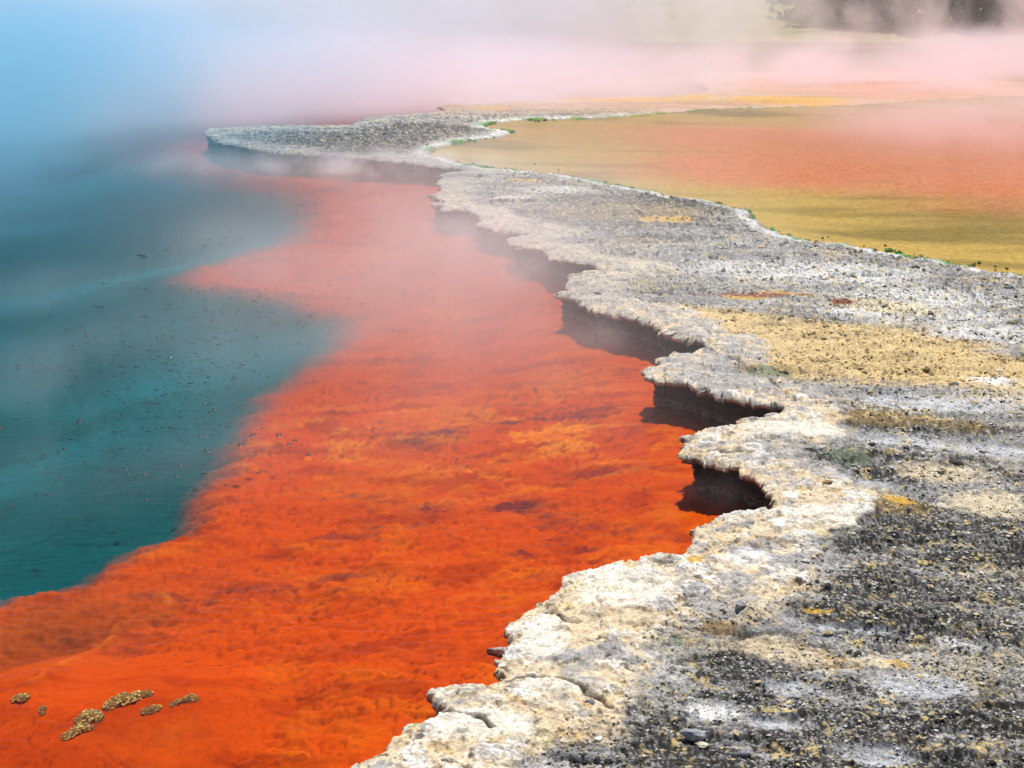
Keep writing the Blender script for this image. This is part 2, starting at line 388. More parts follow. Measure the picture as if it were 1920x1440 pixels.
    R = mixc(R, (0.84, 0.76, 0.64), sm(pm([(1170, 1105, 120, 40), (1020, 1190, 60, 60), (900, 1360, 120, 32), (1500, 805, 130, 20), (1560, 965, 120, 20), (1040, 1290, 90, 16)])+0.5*n_md+0.3*n_hi, 0.35, 0.8)*0.85)
    R = mixc(R, (0.40, 0.34, 0.08), sm(fbm(x, y, 4, 3, 137, 0.5)+0.4*n_hi, 0.48, 0.7)*0.6)
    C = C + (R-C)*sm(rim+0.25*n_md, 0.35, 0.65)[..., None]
    C = mixc(C, (0.04, 0.03, 0.02), crack*0.85)
    C = mixc(C, (0.04, 0.03, 0.018), vein*(0.95-0.2*rim)*(1-0.6*tan)*(1-0.5*white))
    grn = pm([(1590, 845, 60, 14, 0.2), (1440, 690, 60, 12), (1270, 1195, 12, 14), (1600, 1000, 10, 6)])
    C = mixc(C, (0.16, 0.20, 0.13), sm(grn+0.4*sp, 0.45, 0.8)*0.8)
    cr2 = pm([(1600, 855, 75, 16, 0.2)])
    h1, h2, hid = cellf(x, y, 17, 9)
    gap = (1-sm(h2-h1, 0.03, 0.16))*sm(cr2, 0.3, 0.6)
    C = mixc(C, (0.02, 0.025, 0.02), gap*0.95); z = z - 0.02*gap
    # rust red and orange stains
    red = pm([(1420, 545, 90, 4), (1490, 544, 40, 3), (1580, 555, 30, 3), (1330, 545, 40, 2)])
    C = mixc(C, (0.22, 0.05, 0.015), sm(red+0.4*sp, 0.4, 0.6))
    org = pm([(1400, 550, 60, 3.5), (1460, 541, 70, 2.5), (975, 332, 40, 4), (1010, 336, 30, 3), (1840, 828, 14, 3), (1780, 820, 50, 3), (1300, 1055, 20, 12), (1530, 1138, 40, 5), (1680, 1222, 40, 6), (1250, 405, 70, 10), (1690, 930, 50, 10)])
    C = mixc(C, (0.62, 0.36, 0.05), sm(org+0.35*sp, 0.5, 0.75)*0.9)
    # slick grey wet sheets
    C = mixc(C, (0.50, 0.51, 0.54), sheetw*sm(0.35+sp, 0.0, 0.4)*0.85)
    wpt = pm([(1335, 1310, 60, 18, 0.1), (1400, 1050, 50, 20), (1800, 1185, 60, 9), (1860, 705, 60, 12)])
    C = mixc(C, (0.82, 0.80, 0.77), sm(wpt+0.6*sp, 0.35, 1.0)*0.85)
    crb = pm([(1460, 1200, 130, 30), (1850, 925, 110, 34), (1760, 870, 120, 20), (1640, 1220, 60, 12), (1640, 1480, 200, 30)])
    C = mixc(C, (0.70, 0.58, 0.40), sm(crb+0.5*sp, 0.5, 0.85)*0.8)
    # shore of the inner pond: white salt rim, green algae line, then mustard bed
    farr = sm(r, 22, 30)
    wsh = np.exp(-((dp-0.10)/(0.10+0.1*farr))**2)
    C = mixc(C, (0.80, 0.80, 0.78), wsh*sm(sp, -0.4, 0.1)*0.8)
    gsh = np.exp(-((dp-0.0)/(0.09+0.08*farr))**2)*sm(fbm(x, y, 1.2, 3, 141)+0.25*pm([(1330, 377, 60, 10), (1650, 470, 150, 20), (1880, 512, 80, 12), (850, 272, 80, 12)]), -0.05, 0.15)
    C = mixc(C, (0.05, 0.24, 0.02), gsh)
    B = np.empty_like(C); B[:] = (0.68, 0.48, 0.09)
    B = mixc(B, (0.34, 0.25, 0.02), sm(fbm(x*0.3, y, 0.8, 3, 151), -0.1, 0.4))
    pinkz = pm([(1500, 290, 330, 40), (1880, 300, 300, 55), (1420, 240, 300, 30), (1900, 240, 400, 50), (1600, 275, 200, 40)])
    B = mixc(B, (0.85, 0.30, 0.12), sm(pinkz+0.25*fbm(x*0.3, y, 0.6, 4, 153), 0.10, 0.85))
    B = mixc(B, (0.66, 0.40, 0.14), pm([(1050, 240, 180, 18)])*0.7)
    C = C + (B-C)*sm(-dp, 0.0, 0.12)[..., None]
    # far strip and far flats
    farm = sm(r, 29.5, 33)*(dp > 0); stk = fbm(x*0.25, y*1.6, 1.3, 4, 161, 0.65)
    Fc = np.empty_like(C); Fc[:] = (0.50, 0.29, 0.17)
    Fc = mixc(Fc, (0.60, 0.36, 0.27), sm(fbm(x*0.2, y*1.2, 0.9, 4, 163, 0.65), -0.1, 0.2)*0.8)
    Fc = mixc(Fc, (0.66, 0.33, 0.012), sm(pm([(1180, 182, 210, 5), (1480, 182, 160, 9), (1300, 176, 60, 5), (1560, 190, 80, 5), (920, 199, 50, 4)])+0.3*sp+0.8*stk, 0.4, 0.65))
    Fc = mixc(Fc, (0.62, 0.27, 0.15), sm(pm([(1600, 150, 500, 18), (1800, 170, 300, 20)])+0.2*sp, 0.4, 0.7))
    Fc = mixc(Fc, (0.42, 0.26, 0.10), sm(stk, 0.02, 0.22)*0.7); Fc = mixc(Fc, (0.66, 0.55, 0.42), sm(-stk, 0.15, 0.4)*0.4)
    C = C + (Fc-C)*farm[..., None]
    return z.astype(f32), np.clip(C, 0.01, 0.9)

thetas = np.concatenate([np.arange(-110, -24, 1.5), np.arange(-24, 26, 0.056), np.arange(26, 110, 1.5)])
els = np.arange(math.degrees(math.atan(H-0.24)/1) , 1)  # placeholder replaced below
rs = [0.6, 1.2, 1.8, 2.4, 3.0, 3.5, 3.9, 4.2]
r_ = 4.35
while r_ < 47.5:
    rs.append(r_)
    dr = (r_*r_ + 7.6)/(H-0.24)*math.radians(0.039)*(0.8 if r_ < 9 else 1.15)
    r_ += min(dr, 0.055 if r_ < 27 else 0.12)
rs = np.array(rs)
X, Y = polar(thetas, rs)
D = coast_d(X, Y)
DP = pond_d(X, Y)
cell = (D[:-1, :-1] > 0) & (D[1:, :-1] > 0) & (D[:-1, 1:] > 0) & (D[1:, 1:] > 0)
nr, nt = X.shape
idx = np.arange(nr*nt).reshape(nr, nt)
quads = np.stack([idx[:-1, :-1], idx[:-1, 1:], idx[1:, 1:], idx[1:, :-1]], -1)[cell]     # seen from above, anticlockwise reversed below
quads = quads[:, ::-1]
# boundary edges
e = np.concatenate([quads[:, [i, (i+1) % 4]] for i in range(4)])
key = np.sort(e, 1); kk = key[:, 0].astype(np.int64)*(nr*nt) + key[:, 1]
u, inv, cnt = np.unique(kk, return_inverse=True, return_counts=True)
be = e[cnt[inv] == 1]
bv = np.unique(be)
xf = X.ravel().copy(); yf = Y.ravel().copy(); Df = D.ravel().copy(); DPf = DP.ravel()
# snap edge vertices onto the outline
onc = bv[Df[bv] < 0.6]
eps = 0.01
for it in range(2):
    bx, by = xf[onc], yf[onc]
    d0 = coast_d(bx, by)
    gx = (coast_d(bx+eps, by)-d0)/eps; gy = (coast_d(bx, by+eps)-d0)/eps
    gl = np.maximum(np.hypot(gx, gy), 0.3)
    s = np.clip(d0/gl, -0.06, 0.06)
    xf[onc] = bx - gx/gl*s; yf[onc] = by - gy/gl*s
    Df[onc] = 0.0
used = np.unique(quads)
zf = np.zeros(nr*nt, f32); colf = np.zeros((nr*nt, 3), f32)
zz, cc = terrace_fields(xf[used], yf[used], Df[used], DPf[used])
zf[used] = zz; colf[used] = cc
# tiny shape lift so that pigment and relief agree
# skirt: undercut rock face
oncset = np.zeros(nr*nt, bool); oncset[onc] = True
bes = be[oncset[be[:, 0]] & oncset[be[:, 1]]]
skv = np.unique(bes)
bx, by, bz = xf[skv], yf[skv], zf[skv]
eps2 = 0.06
gx = sdf(bx+eps2, by, terr_poly)-sdf(bx-eps2, by, terr_poly); gy = sdf(bx, by+eps2, terr_poly)-sdf(bx, by-eps2, terr_poly)
gl = np.maximum(np.hypot(gx, gy), 1e-4); ox, oy = -gx/gl, -gy/gl
prof = [(0.004, 0.008), (0.006, 0.018), (-0.004, 0.030), (-0.030, 0.038), (-0.060, 0.046), (-0.080, 0.062), (-0.085, 0.085), (-0.090, 0.110), (-0.080, 0.140), (-0.095, 0.165),
        (-0.085, 0.185), (-0.10, 0.205), (-0.095, 0.225), (-0.10, 0.245), (-0.10, 0.27), (-0.10, 0.33), (-0.08, 0.45), (-0.06, 0.62)]
prof = [p for a, b in zip(prof[:-1], prof[1:]) for p in (a, ((a[0]+b[0])/2, (a[1]+b[1])/2))] + [prof[-1]]
newid = np.full(nr*nt, -1, np.int64)
compact = np.full(nr*nt, -1, np.int64); compact[used] = np.arange(len(used))
V = np.stack([xf[used], yf[used], zf[used]], 1); Cc = colf[used]
rings = [compact[skv]]; Vs = [V]; Cs = [Cc]; base = len(V)
rr = np.hypot(bx, by)
for k, (o_, dz) in enumerate(prof):
    amp = min(1.0, k/7)
    nz = fbm(bx*1.0+by*0.6, bz*0+dz*2.2+by*0.8, 9, 4, 201, 0.6); nz2 = vn((bx-by)*24, dz*40+bx*6, 205); nz3 = vn((bx+by)*38+dz*20, dz*85, 207); nz2 = nz2 + 1.0*vn(bz*0+bx*1.2+by*1.2, (bz-dz)*75, 211) + 1.0*(np.abs(vn(bx*9+by*6, dz*34+by*3, 209))-0.3)
    off = o_*(1+0.5*vn(bx*2, by*2, 203)) + amp*(0.040*nz + 0.020*nz2 + 0.010*nz3)
    v = np.stack([bx+ox*off, by+oy*off, bz-dz+0.006*nz3*amp], 1)
    Vs.append(v.astype(f32))
    g = np.empty((len(bx), 3), f32); g[:] = (0.020, 0.018, 0.016)  # near-black face colour includes the shade under the overhang
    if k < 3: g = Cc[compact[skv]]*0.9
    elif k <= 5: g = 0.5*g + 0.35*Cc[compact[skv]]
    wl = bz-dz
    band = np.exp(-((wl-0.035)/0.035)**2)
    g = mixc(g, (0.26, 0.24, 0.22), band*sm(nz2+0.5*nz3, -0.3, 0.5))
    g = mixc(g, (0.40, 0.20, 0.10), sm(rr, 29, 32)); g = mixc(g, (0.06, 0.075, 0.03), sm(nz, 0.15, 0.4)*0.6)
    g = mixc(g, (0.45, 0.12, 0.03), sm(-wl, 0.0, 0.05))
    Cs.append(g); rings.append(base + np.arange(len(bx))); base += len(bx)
ring_of = np.full(nr*nt, -1, np.int64); ring_of[skv] = np.arange(len(skv))
F = [compact[quads]]
a = ring_of[bes[:, 0]]; b = ring_of[bes[:, 1]]
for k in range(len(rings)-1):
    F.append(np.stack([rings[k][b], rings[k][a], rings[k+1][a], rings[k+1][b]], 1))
mat_rock = rock_material()
AV, AF, AC = np.concatenate(Vs), np.concatenate(F), np.concatenate(Cs)
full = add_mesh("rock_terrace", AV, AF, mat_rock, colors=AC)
buf = np.zeros(len(AV)*3, f32); full.data.vertex_normals.foreach_get("vector", buf); NR = buf.reshape(-1, 3)
bpy.data.objects.remove(full)
cen = AV[AF].mean(1)
seeds = P([(830, 1400), (900, 1322), (1060, 1215), (1190, 1110), (1410, 1010), (1420, 860), (1330, 705), (1160, 565), (1045, 478), (935, 425), (860, 350), (540, 258)], 0.24)
lab = np.argmin(((cen[:, None, :2]-seeds[None])**2).sum(-1), 1)
near_edge = coast_d(cen[:, 0], cen[:, 1]) < (0.75 + 0.25*fbm(cen[:, 0], cen[:, 1], 1.1, 2, 51) + 1.1*(lab == len(seeds)-1))
near_edge &= (((cen[:, :2]-seeds[lab])**2).sum(1) < np.where(lab == len(seeds)-1, 9.0, 2.6)**2)
def piece(name, mask, parent=None):
    fs = AF[mask]; us = np.unique(fs); rm = np.full(len(AV), -1, np.int64); rm[us] = np.arange(len(us))
    o = add_mesh(name, AV[us], rm[fs], mat_rock, parent=parent, colors=AC[us])
    o.data.normals_split_custom_set_from_vertices([tuple(q) for q in NR[us].tolist()])
    return o
terrace = piece("rock_terrace", ~near_edge); terrace["kind"] = "structure"
for k in range(len(seeds)):
    if (near_edge & (lab == k)).sum() > 50: piece("rock_lobe", near_edge & (lab == k), terrace)
print("terrace faces", len(AF))
terrace['label'] = "broad grey and cream mineral crust terrace with a scalloped lip above the orange water"

# height lookup used when setting stones down
def terrace_at(px, py):
    x, y = ground_point(px, py, 0.25)
    for _ in range(3):
        ax, ay = np.array([x], f32), np.array([y], f32)
        z, c = terrace_fields(ax, ay, coast_d(ax, ay), pond_d(ax, ay))
        x, y = ground_point(px, py, float(z[0]))
    return x, y, float(z[0]), c[0]

# ------------------------------------------------------------------ bed of the pool
th2 = np.concatenate([np.arange(-110, -30, 2), np.arange(-30, 22, 0.09), np.arange(22, 100, 3)])
r2 = [0.6, 1.5, 2.5, 3.3, 3.9, 4.3]; q = 4.5
while q < 75:
    r2.append(q); q += min((q*q+10)/3.2*math.radians(0.039)*1.7, 0.30)
X2, Y2 = polar(th2, np.array(r2))
wxx = X2 + 0.30*fbm(X2, Y2, 1.1, 6, 301, 0.62); wyy = Y2 + 0.30*fbm(X2, Y2, 1.1, 6, 303, 0.62)
S = sdf(wxx, wyy, shelf_poly)
R2 = np.hypot(X2, Y2)
CD = -sdf(X2, Y2, terr_poly)
depth = -0.06 - 0.07*sm(CD, 0.1, 1.0) - 0.14*(1-sm(S, 0, 3.0))
fa, fb, fid = cellf(X2+0.25*fbm(X2, Y2, 2.0, 3, 311), Y2*1.3+0.25*fbm(X2, Y2, 2, 3, 313), 3.2, 21)
ga, gb, gid = cellf(X2*0.8+0.12*fbm(X2, Y2, 5, 3, 315), Y2*1.4+0.1*fbm(X2, Y2, 5, 3, 317), 9, 22)
scal = (fid-0.5)*0.05*sm(fb-fa, 0.0, 0.12)
scal2 = (gid-0.5)*0.020*sm(gb-ga, 0.0, 0.15)
lown = fbm(X2, Y2, 0.8, 4, 321)
pq = fbm(X2*0.7, Y2*1.25, 1.5, 5, 345, 0.55)*7; pf = pq-np.floor(pq); plate = np.where(pf < 0.72, pf/0.72, (1-pf)/0.28)
pq2 = fbm(X2*0.7, Y2*1.3, 4.2, 4, 347, 0.55)*4; pf2 = pq2-np.floor(pq2); plate2 = np.where(pf2 < 0.7, pf2/0.7, (1-pf2)/0.3)
Z2 = depth + (0.030*plate*sm(CD, 0, 0.6) + 0.007*plate2*(1-sm(R2, 7, 12)) + 0.3*scal + 0.3*scal2)*(1-sm(-S, 0, 0.5)) + 0.04*lown  + 0.012*fbm(X2, Y2, 9, 4, 323, 0.6)
fall = sm(-S, 0.0, 3.0)
Z2 = Z2 - 0.10*sm(-S, -0.1, 0.35)*(1-sm(R2, 8, 12)) - 0.55*fall
Z2 = Z2 + 0.02*(1-np.abs(fbm(X2*0.6, Y2*1.3, 1.2, 4, 371))*3).clip(0, 1)**2*sm(CD, 0.1, 0.8)
Z2 = np.minimum(Z2, -0.03)
for kx, ky in ((32, 1304), (42, 1303), (79, 1325), (205, 1316), (232, 1305), (258, 1298), (279, 1294), (271, 1328), (290, 1323), (322, 1314), (345, 1307), (365, 1304), (150, 1343), (170, 1338), (185, 1341), (140, 1365), (155, 1360), (122, 1374), (132, 1371)):
    qx, qy = ground_point(kx, ky, 0.0); Z2 = np.maximum(Z2, -0.02 - 0.35*np.clip(np.hypot(X2-qx, (Y2-qy)*0.8)-0.02, 0, 9)**1.2)
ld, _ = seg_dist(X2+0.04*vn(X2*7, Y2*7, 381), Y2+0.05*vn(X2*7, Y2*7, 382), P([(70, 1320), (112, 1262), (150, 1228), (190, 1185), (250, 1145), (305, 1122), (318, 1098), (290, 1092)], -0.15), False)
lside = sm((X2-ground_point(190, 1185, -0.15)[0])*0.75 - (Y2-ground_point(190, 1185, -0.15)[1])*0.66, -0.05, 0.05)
Z2 = Z2 + 0.03*np.exp(-(ld/0.05)**2)
C2 = np.empty(X2.shape+(3,), f32); C2[:] = (0.58, 0.075, 0.0005)
C2 = mixc(C2, (0.66, 0.14, 0.001), sm(lown+0.5*fbm(X2, Y2, 5, 3, 331), 0.0, 0.5)*0.7)
C2 = mixc(C2, (0.36, 0.035, 0.0005), sm(fbm(X2*0.7, Y2*1.3, 2.6, 4, 333), 0.05, 0.4)*0.7)
brk = sm(fbm(X2*0.45, Y2*1.3, 2.2, 6, 335, 0.66), 0.08, 0.34)
zone = np.zeros_like(X2)
for a_ in ((870, 950, 380, 110), (800, 1060, 260, 40), (1000, 1040, 260, 30), (750, 800, 300, 70), (300, 1130, 260, 60), (1000, 800, 200, 80)):
    zone = np.maximum(zone, patch(X2, Y2, *a_, z=-0.15))
C2 = mixc(C2, (0.10, 0.022, 0.030), brk*(0.15+0.70*zone))
yel = np.maximum(patch(X2, Y2, 1010, 815, 260, 90, z=-0.1), patch(X2, Y2, 620, 790, 200, 60, z=-0.1))
C2 = mixc(C2, (0.85, 0.28, 0.012), sm(fbm(X2*0.5, Y2*1.4, 3.0, 5, 351, 0.65), 0.0, 0.3)*yel*0.8)
crk = (1-sm(gb-ga, 0.0, 0.09))*sm(fbm(X2, Y2, 1.5, 3, 337), -0.2, 0.3) + (1-sm(fb-fa, 0.0, 0.04))*0.7
C2 = mixc(C2, (0.20, 0.03, 0.008), np.clip(crk, 0, 1)*0.22)
C2 = mixc(C2, (0.16, 0.022, 0.006), (sm(pf, 0.86, 0.93)*(1-sm(pf, 0.97, 1.0))*0.75 + 0.25*sm(pf2, 0.84, 0.92))*sm(fbm(X2, Y2, 1.1, 3, 349), -0.25, 0.15)*0.8)  # shade under the plate edges, painted as dark lines
lft = patch(X2, Y2, 120, 1200, 300, 120, z=-0.2)*sm(S*-1, -1.6, -0.1)
C2 = mixc(C2, (0.30, 0.10, 0.03), lft*0.5)
olive = patch(X2, Y2, 500, 1400, 160, 50, z=-0.2)*sm(fbm(X2, Y2, 3, 3, 339), -0.2, 0.4)
C2 = mixc(C2, (0.45, 0.13, 0.01), olive*0.6)
# past the lip of the shelf the bed sinks; deep water's blue-green is painted into its colour
dw = np.interp(R2, [5, 8, 13, 22, 34], [0.16, 0.32, 0.45, 0.9, 3.0]); deepw = sm(-S/dw, -0.3, 1.0)
blue = np.empty_like(C2); blue[:] = (0.0003, 0.082, 0.088)
C2 = C2 + (mixc(blue, (0.0005, 0.15, 0.175), sm(fbm(X2, Y2, 0.25, 3, 341), -0.2, 0.4)) - C2)*deepw[..., None]
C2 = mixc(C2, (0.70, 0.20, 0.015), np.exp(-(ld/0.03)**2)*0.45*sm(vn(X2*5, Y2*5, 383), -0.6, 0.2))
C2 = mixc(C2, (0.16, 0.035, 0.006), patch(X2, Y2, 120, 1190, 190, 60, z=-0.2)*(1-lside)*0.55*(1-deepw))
farbed = sm(Y2, 40, 46)*sm(X2, 3.0, 8.0)
C2 = mixc(C2, (0.42, 0.31, 0.07), farbed)  # mustard reflection of the far bank, put into the bed colour
rust = patch(X2, Y2, 100, 1400, 420, 140, z=-0.1)*sm(fbm(X2*0.7, Y2*1.2, 2.0, 4, 361)+0.3, -0.1, 0.5)
C2 = mixc(C2, (0.33, 0.030, 0.0005), rust*0.55*(1-deepw))
n2r, n2t = X2.shape; i2 = np.arange(n2r*n2t).reshape(n2r, n2t)
Q2 = np.stack([i2[:-1, :-1], i2[1:, :-1], i2[1:, 1:], i2[:-1, 1:]], -1).reshape(-1, 4)
Q2 = Q2[:, ::-1]
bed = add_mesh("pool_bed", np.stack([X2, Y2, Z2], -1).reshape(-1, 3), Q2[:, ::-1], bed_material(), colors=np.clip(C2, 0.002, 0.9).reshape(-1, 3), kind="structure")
bed['label'] = "bright orange mineral shelf under the shallow water, dropping into blue-green depth"

def sheet(name, z, x0, x1, y0, y1, mat, nx=1, **k):
    return add_mesh(name, [(x0, y0, z), (x1, y0, z), (x1, y1, z), (x0, y1, z)], [(0, 1, 2, 3)], mat, smooth=False, **k)

mat_w = water_material("pool_water", (0.97, 0.93, 0.92, 1), 6.0, 22.0, 0.5)
water = sheet("water", 0.0, -160, 160, -20, 74, mat_w, kind="structure")
water['label'] = "steaming pool water, deep blue-green on the left and clear over the orange shelf"
# inner pond water
pw = np.vstack([pond_w + 0, [(58.0, 35.0), (58.0, 8.5)]])
ctr_dir = None
mat_p = water_material("pond_water", (0.96, 0.93, 0.86, 1), 3.0, 16.0, 0.30, 0.05)
import bmesh
bm = bmesh.new()
pp = []
npnt = len(pond_poly)
for i in range(npnt):
    p0 = pond_poly[i-1]; p1 = pond_poly[(i+1) % npnt]; t = p1-p0; t = t/ (np.linalg.norm(t)+1e-9)
    nrm = np.array([t[1], -t[0]])
    pp.append(pond_poly[i] + 0*nrm)
area = 0.5*sum(pp[i][0]*pp[(i+1) % npnt][1]-pp[(i+1) % npnt][0]*pp[i][1] for i in range(npnt))
sg = 1 if area > 0 else -1
out = []
for i in range(npnt):
    p0 = pond_poly[i-1]; p1 = pond_poly[(i+1) % npnt]; t = p1-p0; t = t/(np.linalg.norm(t)+1e-9)
    out.append(pond_poly[i] + sg*0.25*np.array([t[1], -t[0]]))
vs = [bm.verts.new((float(a), float(b), ZP)) for a, b in out]
fc = bm.faces.new(vs); bmesh.ops.triangulate(bm, faces=[fc])
bmesh.ops.recalc_face_normals(bm, faces=bm.faces)
if sum(f.normal.z for f in bm.faces) < 0: bmesh.ops.reverse_faces(bm, faces=bm.faces)
me = bpy.data.meshes.new("pond_water"); bm.to_mesh(me); bm.free(); me.materials.append(mat_p)
pond = bpy.data.objects.new("pond_water", me); scn.collection.objects.link(pond); pond['kind'] = "structure"
pond['label'] = "shallow mustard and salmon water of the inner pond"

# ------------------------------------------------------------------ far bank, hill and outer ground
gx_ = np.concatenate([np.arange(-400, -60, 20), np.arange(-60, 80, 0.8), np.arange(80, 420, 20)]); gy_ = np.concatenate([np.arange(66, 110, 0.45), np.arange(110, 160, 3), np.arange(160, 900, 40)])
GX, GY = np.meshgrid(gx_.astype(f32), gy_.astype(f32))
shore = 69 + 1.5*fbm(GX, GX*0, 0.06, 3, 401)
dd = GY - shore
GZ = np.where(dd < 0, 0.25*dd, 0.25*sm(dd, 0, 1.5)+0.035*dd) + 0.10*np.clip(dd, 0, 3)/3*fbm(GX, GY, 0.8, 4, 403) + 20*sm(dd, 12, 60)*(0.8+0.4*fbm(GX, GY, 0.02, 3, 405)) + 0.3*fbm(GX, GY, 0.2, 4, 407)*sm(dd, 2, 8)
GC = np.empty(GX.shape+(3,), f32); GC[:] = (0.26, 0.22, 0.09)
gn = fbm(GX, GY, 0.5, 5, 411, 0.65)
GC = mixc(GC, (0.45, 0.36, 0.14), sm(gn, 0.0, 0.4)); GC = mixc(GC, (0.10, 0.09, 0.05), sm(-gn, 0.05, 0.4))
GC = mixc(GC, (0.42, 0.36, 0.20), (1-sm(dd, 0.3, 1.8))*(dd > 0))
ng, mg = GX.shape; ig = np.arange(ng*mg).reshape(ng, mg)
add_mesh("hill", np.stack([GX, GY, GZ], -1).reshape(-1, 3), np.stack([ig[:-1, :-1], ig[:-1, 1:], ig[1:, 1:], ig[1:, :-1]], -1).reshape(-1, 4), rock_material("bank_soil", 0.95, 0.6, 0.1), colors=GC.reshape(-1, 3), kind="structure")
ng = N("outer_soil")
tn = ng("ShaderNodeTexNoise", {"Scale": 0.3, "Detail": 5.0}); rp = ng("ShaderNodeValToRGB", {0: tn.outputs[0]})
rp.color_ramp.elements[0].color = (0.10, 0.09, 0.05, 1); rp.color_ramp.elements[1].color = (0.34, 0.30, 0.2, 1)
ng.surf(ng("ShaderNodeBsdfPrincipled", {"Base Color": rp.outputs[0], "Roughness": 0.95}).outputs[0])
sheet("ground", -3.6, -2500, 2500, -2500, 2500, ng.m, kind="structure")

# ------------------------------------------------------------------ wood beyond the far bank (one dark mass)
def leafy_wood():
    pts = []; cols = []
    trunks_v = []; trunks_f = []
    vb = 0; V_ = []; F_ = []; C_ = []
    for k in range(56):
        cx = random.uniform(16, 38); cy_ = random.uniform(72.5, 84)
        h = random.uniform(7, 12); w = random.uniform(2.2, 3.6)
        bz = 0.5
        # trunk
        n = 6
        for (z0, rad) in ((bz-1.0, 0.22), (bz+h*0.5, 0.12), (bz+h*0.92, 0.03)):
            for j in range(n):
                V_.append((cx+rad*math.cos(j*2*math.pi/n), cy_+rad*math.sin(j*2*math.pi/n), z0)); C_.append((0.06, 0.05, 0.04))
        for s in range(2):
            for j in range(n):
                F_.append((vb+s*n+j, vb+s*n+(j+1) % n, vb+(s+1)*n+(j+1) % n, vb+(s+1)*n+j))
        vb += 3*n
        tone = random.uniform(0.6, 1.3)
        for m in range(620):
            t = random.random()**0.8; rad = w*(1-t)**0.7*math.sqrt(random.random())*(0.75+0.5*random.random()); an = random.uniform(0, 6.283)
            p = Vector((cx+rad*math.cos(an), cy_+rad*math.sin(an), bz+0.3+t*h*0.95))
            s = random.uniform(0.18, 0.42); a1 = Vector((random.gauss(0, 1), random.gauss(0, 1), random.gauss(0, 0.5))).normalized()*s
            a2 = a1.cross(Vector((random.gauss(0, 1), random.gauss(0, 1), random.gauss(0, 1)))).normalized()*s*0.6
            for q_ in (p-a1, p-a2, p+a1, p+a2): V_.append(tuple(q_))
            g = tone*random.uniform(0.6, 1.4)
            for _ in range(4): C_.append((0.045*g, 0.055*g, 0.022*g))
            F_.append((vb, vb+1, vb+2, vb+3)); vb += 4
    o = add_mesh("trees", V_, F_, rock_material("foliage", 0.8, 0.2, 0.3), smooth=False, colors=np.array(C_, dtype=f32), kind="stuff")
    o['label'] = "dark wood of leafy trees beyond the steam on the far bank"
leafy_wood()

# ------------------------------------------------------------------ loose stones
def ico(sub=1):
    bm = bmesh.new(); bmesh.ops.create_icosphere(bm, subdivisions=sub, radius=1.0)
    v = np.array([x.co[:] for x in bm.verts], dtype=f32); f = np.array([[q.index for q in x.verts] for x in bm.faces], dtype=np.int32); bm.free()
    return v, f
OCT = (np.array([(1,0,0),(-1,0,0),(0,1,0),(0,-1,0),(0,0,1),(0,0,-1)],dtype=f32), np.array([(0,2,4),(2,1,4),(1,3,4),(3,0,4),(2,0,5),(1,2,5),(3,1,5),(0,3,5)],dtype=np.int32))
IC1 = ico(1); IC2 = ico(2); IC3 = ico(3)

def scatter(name, pos, size, cols, mat, flat=0.6, label=None, seed=1):
    """many small stones as one mesh"""
    g = np.random.default_rng(seed); v0, f0 = OCT; n = len(pos)
    j = 1+0.28*g.standard_normal((n, len(v0), 1)).astype(f32).clip(-1.3, 1.3)
    v = v0[None]*j
    sc = np.stack([g.uniform(0.7, 1.4, n), g.uniform(0.7, 1.2, n), flat*g.uniform(0.6, 1.2, n)], 1).astype(f32)
    v = v*sc[:, None, :]
    a = g.uniform(0, 6.283, n).astype(f32); c, s = np.cos(a)[:, None], np.sin(a)[:, None]
    vx = v[..., 0]*c - v[..., 1]*s; vy = v[..., 0]*s + v[..., 1]*c
    v = np.stack([vx, vy, v[..., 2]], -1)*size[:, None, None] + pos[:, None, :]
    f = f0[None] + (np.arange(n)*len(v0))[:, None, None]
    cl = np.repeat(cols, len(v0), 0)
    o = add_mesh(name, v.reshape(-1, 3), f.reshape(-1, 3), mat, smooth=False, colors=cl, kind="stuff")
    if label: o['label'] = label
    return o

mat_stone = rock_material("loose_stone", 0.85, 0.6, 1.0)
# sample sites uniformly over what one sees: angle and sight elevation
nS = 170000
el = np.radians(rng.uniform(5.3, 32, nS)); az = np.radians(rng.uniform(-16, 24, nS))
R3 = 2.76/np.tan(el); gxs = (R3*np.sin(az)).astype(f32); gys = (R3*np.cos(az)).astype(f32)
dS = coast_d(gxs, gys); dpS = pond_d(gxs, gys)
clump = fbm(gxs*0.7, gys*1.2, 3.0, 4, 501, 0.6)
keep = (dS > 0.45+0.25*rng.random(nS)) & (dpS > 0.08) & (clump + 0.25*rng.standard_normal(nS) > 0.02) & (R3 < 27)
gxs, gys, dS, dpS, R3 = gxs[keep], gys[keep], dS[keep], dpS[keep], R3[keep]
gz, gc = terrace_fields(gxs, gys, dS, dpS)
n = len(gxs)
pick = rng.random(n)[:, None]; pick = np.where((pick > 0.65) & (pick < 0.80) & (R3[:, None] > 9), 0.2, pick)
size = (0.00095*R3*rng.lognormal(-0.1, 0.42, n)).clip(0.003, 0.04)
sorter = fbm(gxs*0.7, gys*1.2, 2.0, 3, 507)[:, None]
lum = gc.mean(1, keepdims=True)
cols = np.where(pick < 0.40, gc*rng.uniform(0.55, 1.2, (n, 1)), np.where(pick < 0.40+0.25*(sorter > 0.1), np.array([[0.06, 0.055, 0.05]]), np.where(pick < 0.80, np.array([[0.62, 0.60, 0.57]]), np.array([[0.62, 0.50, 0.27]]))))
tanw = patch(gxs, gys, 1560, 640, 350, 70)[:, None] > 0.35
cols = np.where(tanw & (pick >= 0.40), np.array([[0.50, 0.37, 0.17]])*rng.uniform(0.5, 1.2, (n, 1)), cols)
